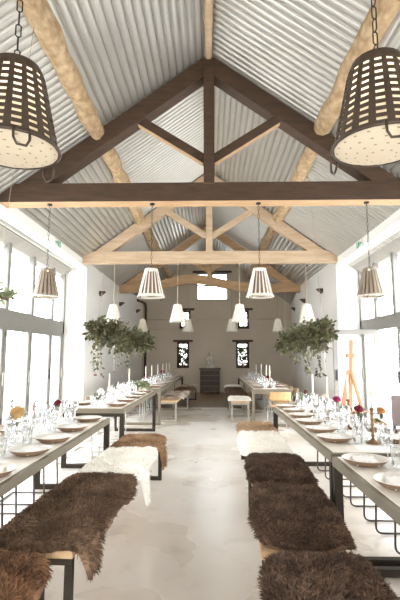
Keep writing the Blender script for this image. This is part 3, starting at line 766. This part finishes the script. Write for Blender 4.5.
def settings(key, ysx, row):
    ph = TABLES[key][4]; out = 1 if row == 'aisle' else -1
    for i, y in enumerate(ysx):
        base = .155 if row == 'aisle' else .645
        w = '%s from near end, %s side of the %s' % (ORD[i] if i else 'first', row, ph)
        p = on_table(key, base + R(-.012, .012), y)
        tag(inst('plate', PM, p, R(0, 6)), 'tan rimmed shallow plate ' + w, 'plate', 'plates on the long tables')
        tag(inst('napkin', NM, (p[0], p[1], p[2] + .0105), R(-.4, .4)), 'white napkin on the plate ' + w, 'napkin', 'napkins on the plates')
        g = on_table(key, base + out * .185, y + R(.10, .14)); g2 = on_table(key, base + out * .15, y - R(.10, .14))
        tag(inst('tumbler', TM, g2, R(0, 6)), 'cut crystal tumbler ' + w, 'glass', 'crystal tumblers on the long tables')
        if key in ('L1', 'R1', 'R2', 'L2'):
            g3 = on_table(key, base + out * .235, y + R(-.05, .03)); t = empty('champagne_flute', g3, 0, 'slim champagne flute ' + w, 'glass', 'champagne flutes on the long tables')
            inst('bowl', FB, (0, 0, 0), 0, t); inst('stem', GS, (0, 0, 0), 0, t); inst('foot', GF, (0, 0, 0), 0, t)
        t = empty('wine_glass', g, 0, 'stemmed wine glass ' + w, 'glass', 'wine glasses on the long tables')
        inst('bowl', GB, (0, 0, 0), 0, t); inst('stem', GS, (0, 0, 0), 0, t); inst('foot', GF, (0, 0, 0), 0, t)
settings('R1', [2.0, 2.45, 2.95], 'aisle'); settings('R1', [2.55, 2.98], 'wall')
settings('R2', [3.73, 4.16, 4.64, 5.1, 5.55, 5.98], 'aisle'); settings('R2', [3.7, 4.3, 4.95, 5.6], 'wall')
settings('L1', [2.62, 3.2, 3.66, 4.2, 4.78], 'aisle'); settings('L1', [2.8, 3.45, 4.05, 4.7], 'wall')
settings('L2', [6.2, 6.75, 7.3, 7.85, 8.4], 'aisle'); settings('L2', [6.35, 7.05, 7.75, 8.4], 'wall')
for k, a in (('L3', 9.8), ('L4', 12.6), ('R3', 9.7), ('R4', 12.45)):
    settings(k, [a + .52 * i for i in range(5)], 'aisle'); settings(k, [a + .15 + .65 * i for i in range(4)], 'wall')

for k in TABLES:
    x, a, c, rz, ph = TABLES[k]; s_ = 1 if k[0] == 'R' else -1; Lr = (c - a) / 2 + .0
    o = MB().box((-.16, -Lr + .1, -.0015), (.16, Lr - .1, .001)).build('glare_strip', 'napkin', loc=(x, (a + c) / 2, ZT), rz=rz)  # white strip added for the washed-out brightness of the table middle
    tag(o, 'added white strip for the bright middle of the ' + ph, 'strip', 'added glare strips')
# candles
def holder(brass=True, h=.10):
    t = empty('candlestick', (0, 0, 0))
    m = 'brass' if brass else 'crystal'
    MB().lathe([(.055, 0), (.056, .008), (.04, .018), (.018, .03), (.012, .04)], 18).build('base', m, t)
    n_ = max(2, int(h / .045)); pr = [(.010, .038)]
    for i in range(n_):
        z = .04 + (h - .05) * (i + .5) / n_; pr += [(.009, z - .012), (.0155, z), (.009, z + .012)]
    MB().lathe(pr + [(.010, h - .008)], 12).build('stem', m, t)
    MB().lathe([(.010, h - .012), (.02, h - .004), (.018, h + .012), (.0125, h + .012), (.0125, h), (.0001, h)], 14, cap=False).build('cup', m, t)
    register(t); return t
HS = {k: holder(*k) for k in ((True, .26), (True, .13), (False, .09))}; hused = set()
def candle(key, dx, y, kind, ch, label, red=False):
    p = on_table(key, dx, y); o = HS[kind] if kind not in hused else dup(HS[kind], (0, 0, 0))
    hused.add(kind); o.location = p
    tag(o, ('brass' if kind[0] else 'clear glass') + ' candlestick under the ' + label, 'candlestick', 'candlesticks on the tables')
    c = MB().lathe([(.0115, 0), (.0105, ch * .6), (.0085, ch - .006), (.003, ch)], 12).build('taper_candle', 'wax', loc=(p[0], p[1], p[2] + kind[1]))
    MB().tube([(0, 0, ch - .003), (.002, 0, ch + .012)], .0015, 5).build('wick', 'black', c)
    tag(c, label, 'candle', 'white taper candles on the tables')
candle('R1', .44, 3.0, (False, .09), .24, 'white taper candle on the nearest right table')
candle('R2', .42, 3.62, (True, .26), .26, 'white taper candle on tall brass stick by the orange bloom')
candle('R2', .45, 4.32, (True, .26), .24, 'white taper candle on tall brass stick by the magenta bloom')
candle('R2', .42, 4.95, (True, .13), .32, 'white taper candle second farthest on the second right table')
candle('R2', .40, 5.55, (True, .13), .32, 'white taper candle farthest on the second right table')
candle('L2', .40, 6.75, (False, .09), .32, 'tall white taper candle nearest on the second left table')
candle('L2', .40, 8.2, (False, .09), .36, 'tall white taper candle farthest on the second left table')
candle('L2', .45, 7.55, (False, .09), .16, 'short white candle on the second left table')
for i, y in enumerate((9.75, 10.6, 11.6)): candle('L3', .36, y, (True, .13), .32, 'white taper candle, %s of three on the third left table' % ORD[i])
for i, y in enumerate((12.6, 13.4, 14.2)): candle('L4', .36, y, (True, .13), .32, 'white taper candle, %s of three on the farthest left table' % ORD[i])
for i, y in enumerate((9.65, 10.25, 11.35)): candle('R3', .40, y, (True, .13), .34, 'white taper candle, %s of three on the third right table' % ORD[i])
candle('R4', .38, 12.5, (True, .13), .32, 'white taper candle on the farthest right table')

# flowers in bud vases
VM = MB().lathe([(.0001, 0), (.028, 0), (.036, .02), (.038, .06), (.026, .10), (.018, .125), (.022, .14), (.020, .14), (.0155, .125), (.023, .098), (.034, .06), (.0001, .008)], 16, cap=False).mesh('bud_vase', 'crystal')
def bloom(b, c, r, layers, cup, rnd, mi=0):
    for L_ in range(layers):
        k = 7 + 2 * L_; f = (L_ + 1) / layers; rr = r * f; lift = cup * (1 - f) ** .8
        for i in range(k):
            a = 2 * PI * (i + .5 * (L_ % 2)) / k + rnd.uniform(-.1, .1); w = rr * 1.9 / k * 1.5 + .004
            ca, sa = math.cos(a), math.sin(a); z1 = c[2] + lift * r + r * .25 * (1 - f); z0 = c[2]
            P = lambda d, s, z: (c[0] + d * ca - s * sa, c[1] + d * sa + s * ca, z)
            b.add([P(rr * .15, -w * .25, z0), P(rr * .15, w * .25, z0), P(rr * .7, w, z1 + r * .05), P(rr, w * .4, z1 + r * .02 - .1 * r * f), P(rr, -w * .4, z1 + r * .02 - .1 * r * f), P(rr * .7, -w, z1 + r * .05)], [(0, 1, 2, 5), (5, 2, 3, 4)], mi, True)
    b.ball((c[0], c[1], c[2] + r * .18), r * .3, mi, 8, 5)
def lf(b, p, d, ln, w, rnd, mi=0):
    d = Vector(d).normalized(); s = d.cross(Vector((rnd.uniform(-1, 1), rnd.uniform(-1, 1), rnd.uniform(-.2, 1)))).normalized(); n_ = s.cross(d)
    p = Vector(p)
    b.add([p, p + d * ln * .3 + s * w * .42, p + d * ln * .65 + s * w * .42 + n_ * ln * .05, p + d * ln, p + d * ln * .65 - s * w * .42 + n_ * ln * .05, p + d * ln * .3 - s * w * .42, p + d * ln * .5 - n_ * w * .15],
          [(0, 1, 6), (1, 2, 6), (2, 3, 6), (3, 4, 6), (4, 5, 6), (5, 0, 6)], mi, True)
VX = {24: '', 25: ' on second right table', 28: '', 29: ' on third right table', 30: ' on third left table', 46: ' on nearest right table'}
def flower(key, dx, y, h, m, r, label, seed, lean=(0, 0), cup=.6, layers=4, name='cut_flower'):
    rnd = random.Random(seed); p = on_table(key, dx, y)
    tag(inst('bud_vase', VM, p), 'clear bud vase under the ' + label.split(' on the ')[0].replace('at the far end', 'far end').replace('before the burgundy rose', 'before the rose').replace(' behind the burgundy rose','').replace('tall dark dried sprig behind', 'tall sprig behind').replace('low dark dried', 'low').replace('of the second right table', 'of second right table') + VX.get(seed, ''), 'vase', 'bud vases on the tables')
    t = empty(name, (p[0], p[1], p[2] + .012), 0, label, 'flower', 'flowers in bud vases')
    MB().tube([(0, 0, 0), (lean[0] * .3, lean[1] * .3, h * .5), (lean[0], lean[1], h)], .0028, 6).build('stem', 'stem', t)
    b = MB(); bloom(b, (0, 0, 0), r, layers, cup, rnd); b.build('bloom', m, t, loc=(lean[0], lean[1], h)).rotation_euler.x = 1.05 if name == 'dahlia' else .6
    b = MB()
    for k in range(4): lf(b, (lean[0] * .5, lean[1] * .5, h * (.6 + .08 * k)), (rnd.uniform(-1, 1), rnd.uniform(-1, 1), .5), .06, .03, rnd)
    b.build('leaf', 'leaf', t)
flower('R2', .40, 3.82, .23, 'burg', .042, 'dark burgundy rose beside the nearer brass candlestick', 21, (-.015, 0))
flower('R2', .52, 3.72, .23, 'orange', .04, 'orange bloom right of the burgundy rose', 22, (.01, 0), .4)
flower('R2', .44, 4.55, .24, 'magenta', .042, 'magenta bloom before the easel', 23, (-.03, 0))
flower('R2', .38, 5.9, .20, 'burg', .035, 'small dark burgundy bloom at the far end of the second right table', 24)
flower('R2', .48, 5.3, .19, 'blush', .05, 'pale cream bloom on the second right table', 25)
flower('L1', .40, 3.55, .225, 'ochre', .062, 'ochre yellow dahlia on the nearest left table', 26, (0, 0), .25, 6, 'dahlia')
flower('L1', .42, 4.55, .20, 'burg', .042, 'dark burgundy rose on the nearest left table', 27)
flower('L4', .40, 12.9, .22, 'magenta', .06, 'pink bloom among candles on the farthest left table', 28)
flower('R3', .40, 9.95, .20, 'burg', .055, 'red bloom on the third right table', 29)
flower('L3', .42, 10.2, .18, 'magenta', .05, 'pink bloom on the third left table', 30)
def sprig(key, dx, y, h, m, label, seed, n_=5, spread=.06):
    rnd = random.Random(seed); p = on_table(key, dx, y)
    tag(inst('bud_vase', VM, p), 'clear bud vase under the ' + label.split(' on the ')[0].replace('at the far end', 'far end').replace('before the burgundy rose', 'before the rose').replace(' behind the burgundy rose','').replace('tall dark dried sprig behind', 'tall sprig behind').replace('low dark dried', 'low').replace('of the second right table', 'of second right table') + VX.get(seed, ''), 'vase', 'bud vases on the tables')
    t = empty('dried_sprig', (p[0], p[1], p[2] + .012), 0, label, 'flower', 'dried sprigs in bud vases')
    st = MB(); bd = MB()
    for k in range(n_):
        a = rnd.uniform(0, 6.28); e = Vector((math.cos(a) * spread * rnd.random(), math.sin(a) * spread * rnd.random(), h * rnd.uniform(.75, 1)))
        st.tube([(0, 0, 0), (e.x * .15, e.y * .15, h * .4), e], .0014, 5)
        for q in range(12):
            f = .45 + .55 * q / 11; c = Vector((e.x * f * f, e.y * f * f, e.z * f)) + Vector((rnd.uniform(-1, 1), rnd.uniform(-1, 1), 0)) * .012
            bd.ball(c, rnd.uniform(.004, .008), 0, 6, 4)
    st.build('stem', 'stem', t); bd.build('bud', m, t)
sprig('L1', .43, 3.98, .30, 'redbud', 'rust red dried sprig beside the ochre dahlia', 41, 4, .03)
sprig('L1', .50, 3.70, .38, 'driedbud', 'tall dark dried sprig behind the ochre dahlia', 42, 5)
sprig('L1', .45, 4.30, .22, 'driedbud', 'low dark dried sprig before the burgundy rose', 43, 7, .14)
sprig('L1', .40, 4.85, .18, 'driedbud', 'dark dried sprig at the far end of the nearest left table', 44, 8, .18)
sprig('L2', .42, 6.15, .20, 'driedbud', 'dark sprig at near end of the second left table', 45, 8, .18)
sprig('R1', .45, 2.85, .26, 'driedbud', 'dark dried sprig on the nearest right table', 46, 6, .16)
sprig('R2', .50, 4.15, .24, 'driedbud', 'dark dried sprig on the second right table behind the burgundy rose', 47, 6, .1)
sprig('R2', .30, 5.75, .24, 'leaf2', 'pale green sprig at the far end of the second right table', 48, 6, .12)
def bouquet(key, dx, y, label, seed, rad=.16):
    rnd = random.Random(seed); p = on_table(key, dx, y)
    t = empty('bouquet', p, 0, label, 'flowers')
    MB().lathe([(.05, 0), (.065, .02), (.07, .07), (.055, .10)], 16).build('bowl', 'stone', t)
    b = MB()
    for k in range(130):
        a = rnd.uniform(0, 6.28); e = rnd.uniform(-.1, 1.2); d = Vector((math.cos(a) * math.cos(e), math.sin(a) * math.cos(e), math.sin(e) * .8))
        lf(b, Vector((0, 0, .09)) + d * rad * rnd.uniform(.15, .85), d + Vector((rnd.uniform(-.5, .5), rnd.uniform(-.5, .5), rnd.uniform(-.3, .3))), .075, .034, rnd)
    b.build('foliage', 'leaf2', t)
    for k in range(7):
        a = rnd.uniform(0, 6.28); e = rnd.uniform(.2, 1.3); d = Vector((math.cos(a) * math.cos(e), math.sin(a) * math.cos(e), math.sin(e)))
        b = MB(); bloom(b, Vector((0, 0, .08)) + d * rad * .85, .035, 3, .6, rnd); b.build('bloom', 'blush' if k % 3 else 'redbud', t)
bouquet('L2', .20, 8.45, 'loose bouquet of sage leaves and cream blooms on the second left table', 51)

# ------------------------------------------------------------------ hanging garlands
def garland(name, path, label, seed, n_leaf, ropes, vines, lm='leaf', spread=.24, lsz=.075):
    rnd = random.Random(seed); P = [Vector(p) for p in path]
    t = empty(name, P[0], 0, label, 'garland', 'foliage garlands hung over the tables'); o = P[0]
    br = MB(); br.tube([p - o for p in P], .018, 8, rough=.3)
    def at(f):
        q = f * (len(P) - 1); i = min(int(q), len(P) - 2); return P[i].lerp(P[i + 1], q - i)
    b = MB()
    for k in range(n_leaf // 9):
        f = rnd.random(); c = at(f); a = rnd.uniform(0, 6.28)
        d = Vector((math.cos(a), rnd.uniform(-.8, .8), math.sin(a) * 1.1 + .05)).normalized(); ln = spread * rnd.uniform(.4, 1.25) * (.55 + .45 * math.sin(PI * min(1, max(0, f))))
        e = c + d * ln; br.tube([c - o, (c + d * ln * .5) - o + Vector((0, 0, .01)), e - o], .003, 5)
        for q in range(9):
            g = c + d * ln * (.25 + .85 * q / 8)
            lf(b, g - o, d + Vector((rnd.uniform(-1, 1), rnd.uniform(-1, 1), rnd.uniform(-1, .6))), lsz * rnd.uniform(.7, 1.15), lsz * .62, rnd)
    for (f, ln, cnt) in vines:
        c = at(f); pts = [c]; 
        for q in range(1, 9): pts.append(c + Vector((rnd.uniform(-.03, .03), rnd.uniform(-.03, .03), -ln * q / 8)))
        br.tube([p - o for p in pts], .003, 5)
        for q in range(cnt):
            s = rnd.random() ** .6; g = c + Vector((rnd.uniform(-.04, .04), rnd.uniform(-.07, .07), -ln * s))
            lf(b, g - o, (rnd.uniform(-1, 1), rnd.uniform(-1, 1), -.6), lsz * .85, lsz * .5, rnd)
    br.build('branch', 'bark', t); b.build('foliage', lm, t)
    for (f, top) in ropes: MB().tube([at(f) - o, Vector(top) - o], .0025, 5).build('rope', 'rope', t)
garland('hanging_garland', [(-1.76, 6.85, 1.84), (-1.70, 7.2, 1.80), (-1.62, 7.7, 1.76), (-1.5, 8.3, 1.74), (-1.40, 8.8, 1.70), (-1.28, 9.4, 1.66)],
        'long foliage garland hung over the second left table', 61, 3000, [(.1, (-1.62, 7.1, 4.50)), (.9, (-1.6, 9.2, 4.50))], [(.03, .62, 26), (.08, .5, 18), (.16, .72, 14), (.45, .5, 12), (.6, .62, 16)])
garland('hanging_garland', [(1.78, 6.85, 1.82), (1.75, 7.2, 1.78), (1.70, 7.7, 1.74), (1.62, 8.3, 1.72), (1.55, 8.8, 1.70), (1.47, 9.4, 1.64)],
        'long foliage garland hung beside the second right table', 62, 2800, [(.1, (1.62, 7.1, 4.50)), (.9, (1.6, 9.2, 4.50))], [(.35, .38, 14), (.45, .6, 30), (.62, .42, 18), (.22, .66, 34), (.12, .3, 10)])
garland('hanging_garland', [(-1.80, 3.95, 1.93), (-1.95, 3.5, 1.98), (-2.1, 3.0, 2.0), (-2.2, 2.5, 2.0)],
        'foliage garland at the left edge, only its leaf tips in view', 63, 420, [(.1, (-1.64, 3.85, 4.52)), (.95, (-1.66, 2.55, 4.50))], [], lm='leaf2', spread=.16)

# dark dried bunches in the slit windows
for side in (-1, 1):
    for k, y in enumerate(SLITS):
        rnd = random.Random(70 + k + side); t = empty('dried_bunch', (side * (HW + .12), y, .951), 0, 'dark dried bunch in the %s slit window of the %s wall' % (('nearer', 'farther')[k], 'left' if side < 0 else 'right'), 'flowers', 'dried bunches in the slit windows')
        MB().lathe([(.03, 0), (.045, .05), (.03, .1), (.035, .11)], 12).build('pot', 'clay', t)
        b = MB()
        for q in range(60):
            a = rnd.uniform(0, 6.28); h = rnd.uniform(.1, .5)
            lf(b, (math.cos(a) * .05, math.sin(a) * .05, h), (math.cos(a), math.sin(a), .6), .07, .03, rnd)
        b.build('foliage', 'leaf', t)
# plants on the lower back window sills
for k, x in enumerate((-1.05, 1.31)):
    rnd = random.Random(80 + k); t = empty('window_plant', (x, YB + .02, .981), 0, 'dark leafy plant in the lower %s window of the back wall' % ('left', 'right')[k], 'plant', 'plants in the back windows')
    MB().lathe([(.05, 0), (.065, .1), (.06, .1)], 12).build('pot', 'clay', t)
    b = MB()
    for q in range(260):
        a = rnd.uniform(0, 6.28); h = rnd.uniform(.08, .75); r_ = rnd.uniform(.02, .16)
        lf(b, (math.cos(a) * r_, math.sin(a) * r_ * .4, h), (math.cos(a), math.sin(a) * .4, .4), .11, .06, rnd)
    b.tube([(0, 0, .05), (.01, 0, .6)], .006, 5).build('foliage', 'leaf', t)

# ------------------------------------------------------------------ chest, statue, easel
t = empty('chest_of_drawers', (.015, YB - .26, 0), 0, 'dark wooden chest of drawers against the back wall', 'chest')
MB().box((-.38, -.22, .06), (.38, .22, .90)).build('body', 'chestb', t, bevel=.006)
MB().box((-.42, -.25, .90), (.42, .235, .945)).build('top', 'chest', t, bevel=.008)
for sx in (-1, 1):
    for sy in (-1, 1): MB().box((sx * .34 - .03, sy * .18 - .03, 0), (sx * .34 + .03, sy * .18 + .03, .06)).build('foot', 'chest', t)
for k in range(4):
    z = .09 + .2 * k
    d = MB().box((-.36, -.236, z), (.36, -.21, z + .165)).build('drawer', 'chest', t, bevel=.01)
    for sx in (-1, 1): MB().ball((sx * .2, -.25, z + .085), .018).build('knob', 'brass', d)
b = MB()
b.box((-.15, -.11, 0), (.15, .11, .05)).ball((0, 0, .16), .14, 0, 14, 9, (1.05, .8, .8)).ball((-.1, -.05, .1), .075, sq=(1, 1, .8)).ball((.1, -.05, .1), .075, sq=(1, 1, .8))
b.ball((0, 0, .32), .105, 0, 14, 9, (1, .72, 1.35)).ball((-.09, 0, .35), .05, sq=(1, 1, 1.7)).ball((.09, 0, .35), .05, sq=(1, 1, 1.7))
b.lathe([(.045, .43), (.04, .50)], 12).ball((0, -.01, .57), .075, 0, 14, 9, (.85, .95, 1.15)).ball((0, 0, .655), .03).ball((0, -.08, .565), .014)
b.ball((-.06, -.08, .27), .035).ball((.06, -.08, .27), .035).ball((0, -.10, .25), .035)
o = b.build('stone_statue', 'stone', loc=(.02, YB - .26, .9455))
md = o.modifiers.new('r', 'REMESH'); md.mode = 'VOXEL'; md.voxel_size = .012; md.use_smooth_shade = True
tag(o, 'pale carved stone statue standing on the dark chest', 'statue')

t = empty('easel', (2.07, 6.75, 0), .12, 'orange beech easel standing before the open glazed door', 'easel')
MB().bar((-.02, 0, .55), (.06, .06, 1.66), .05, .028, up=(0, 1, 0)).build('mast', 'easel', t, bevel=.003)
for s in (-1, 1): MB().bar((s * .30, -.05, 0), (s * .02, .02, 1.22), .045, .025, up=(0, 1, 0)).build('leg', 'easel', t, bevel=.003)
MB().bar((0, .55, 0), (.01, .05, 1.2), .04, .025, up=(1, 0, 0)).build('rear_leg', 'easel', t, bevel=.003)
MB().box((-.26, -.07, .60), (.26, .0, .63)).build('ledge', 'easel', t, bevel=.003)
MB().box((-.035, .0, 1.40), (.085, .07, 1.46)).build('clamp', 'easel', t, bevel=.003)

# ------------------------------------------------------------------ light
w = bpy.data.worlds.new('sky'); scene.world = w; w.use_nodes = True
bg = w.node_tree.nodes['Background']; bg.inputs[1].default_value = 6.0
wn = w.node_tree; tcw = wn.nodes.new('ShaderNodeTexCoord'); sx = wn.nodes.new('ShaderNodeSeparateXYZ'); rp = wn.nodes.new('ShaderNodeValToRGB')
wn.links.new(tcw.outputs['Generated'], sx.inputs[0]); mrw = wn.nodes.new('ShaderNodeMapRange'); mrw.inputs['From Min'].default_value = -1
wn.links.new(sx.outputs['Z'], mrw.inputs['Value']); wn.links.new(mrw.outputs[0], rp.inputs[0]); wn.links.new(rp.outputs[0], bg.inputs[0])
rp.color_ramp.elements[0].position = .46; rp.color_ramp.elements[0].color = (0.635, 0.635, 0.625, 1)      # lower half glows in place of ground, added to light the roof
rp.color_ramp.elements[1].position = .54; rp.color_ramp.elements[1].color = (0.965, 0.985, 1.0, 1)       # white overcast sky
def portal(loc, rot, sx, sy):
    l = bpy.data.lights.new('daylight_portal', 'AREA'); l.shape = 'RECTANGLE'; l.size = sx; l.size_y = sy; l.cycles.is_portal = True
    o = bpy.data.objects.new('daylight_portal', l); col.objects.link(o); o.location = loc; o.rotation_euler = rot
portal((-FX - .2, sum(LB) / 2, 1.75), (0, -PI / 2, 0), 3.5, LB[1] - LB[0])
portal((FX + .2, sum(RB) / 2, 1.75), (0, PI / 2, 0), 3.5, RB[1] - RB[0])
portal((0, Y0 - .3, 1.25), (PI / 2, 0, 0), 2.6, 2.5)  # daylight through the added front opening
for x0, x1, z0, z1 in BW: portal(((x0 + x1) / 2, YB + .35, (z0 + z1) / 2), (-PI / 2, 0, 0), x1 - x0, z1 - z0)

# ------------------------------------------------------------------ camera
th = math.atan(55.5 / 450); psi = math.atan(9.5 / 450 * math.cos(th))
cam = bpy.data.cameras.new('camera'); co = bpy.data.objects.new('camera', cam); col.objects.link(co)
co.location = (0, 0, 1.43); co.rotation_euler = (PI / 2 + th, 0, psi)
cam.sensor_fit = 'VERTICAL'; cam.sensor_height = 36; cam.lens = 27; cam.clip_start = .05; cam.clip_end = 300
scene.camera = co
vs = scene.view_settings
vs.view_transform = 'Standard'; vs.look = 'None'; vs.gamma = 1; vs.use_curve_mapping = False; vs.exposure = 1.2
scene.cycles.use_denoising = True
scene.cycles.max_bounces = 12; scene.cycles.diffuse_bounces = 7; scene.cycles.transparent_max_bounces = 24
scene.cycles.sample_clamp_indirect = 6
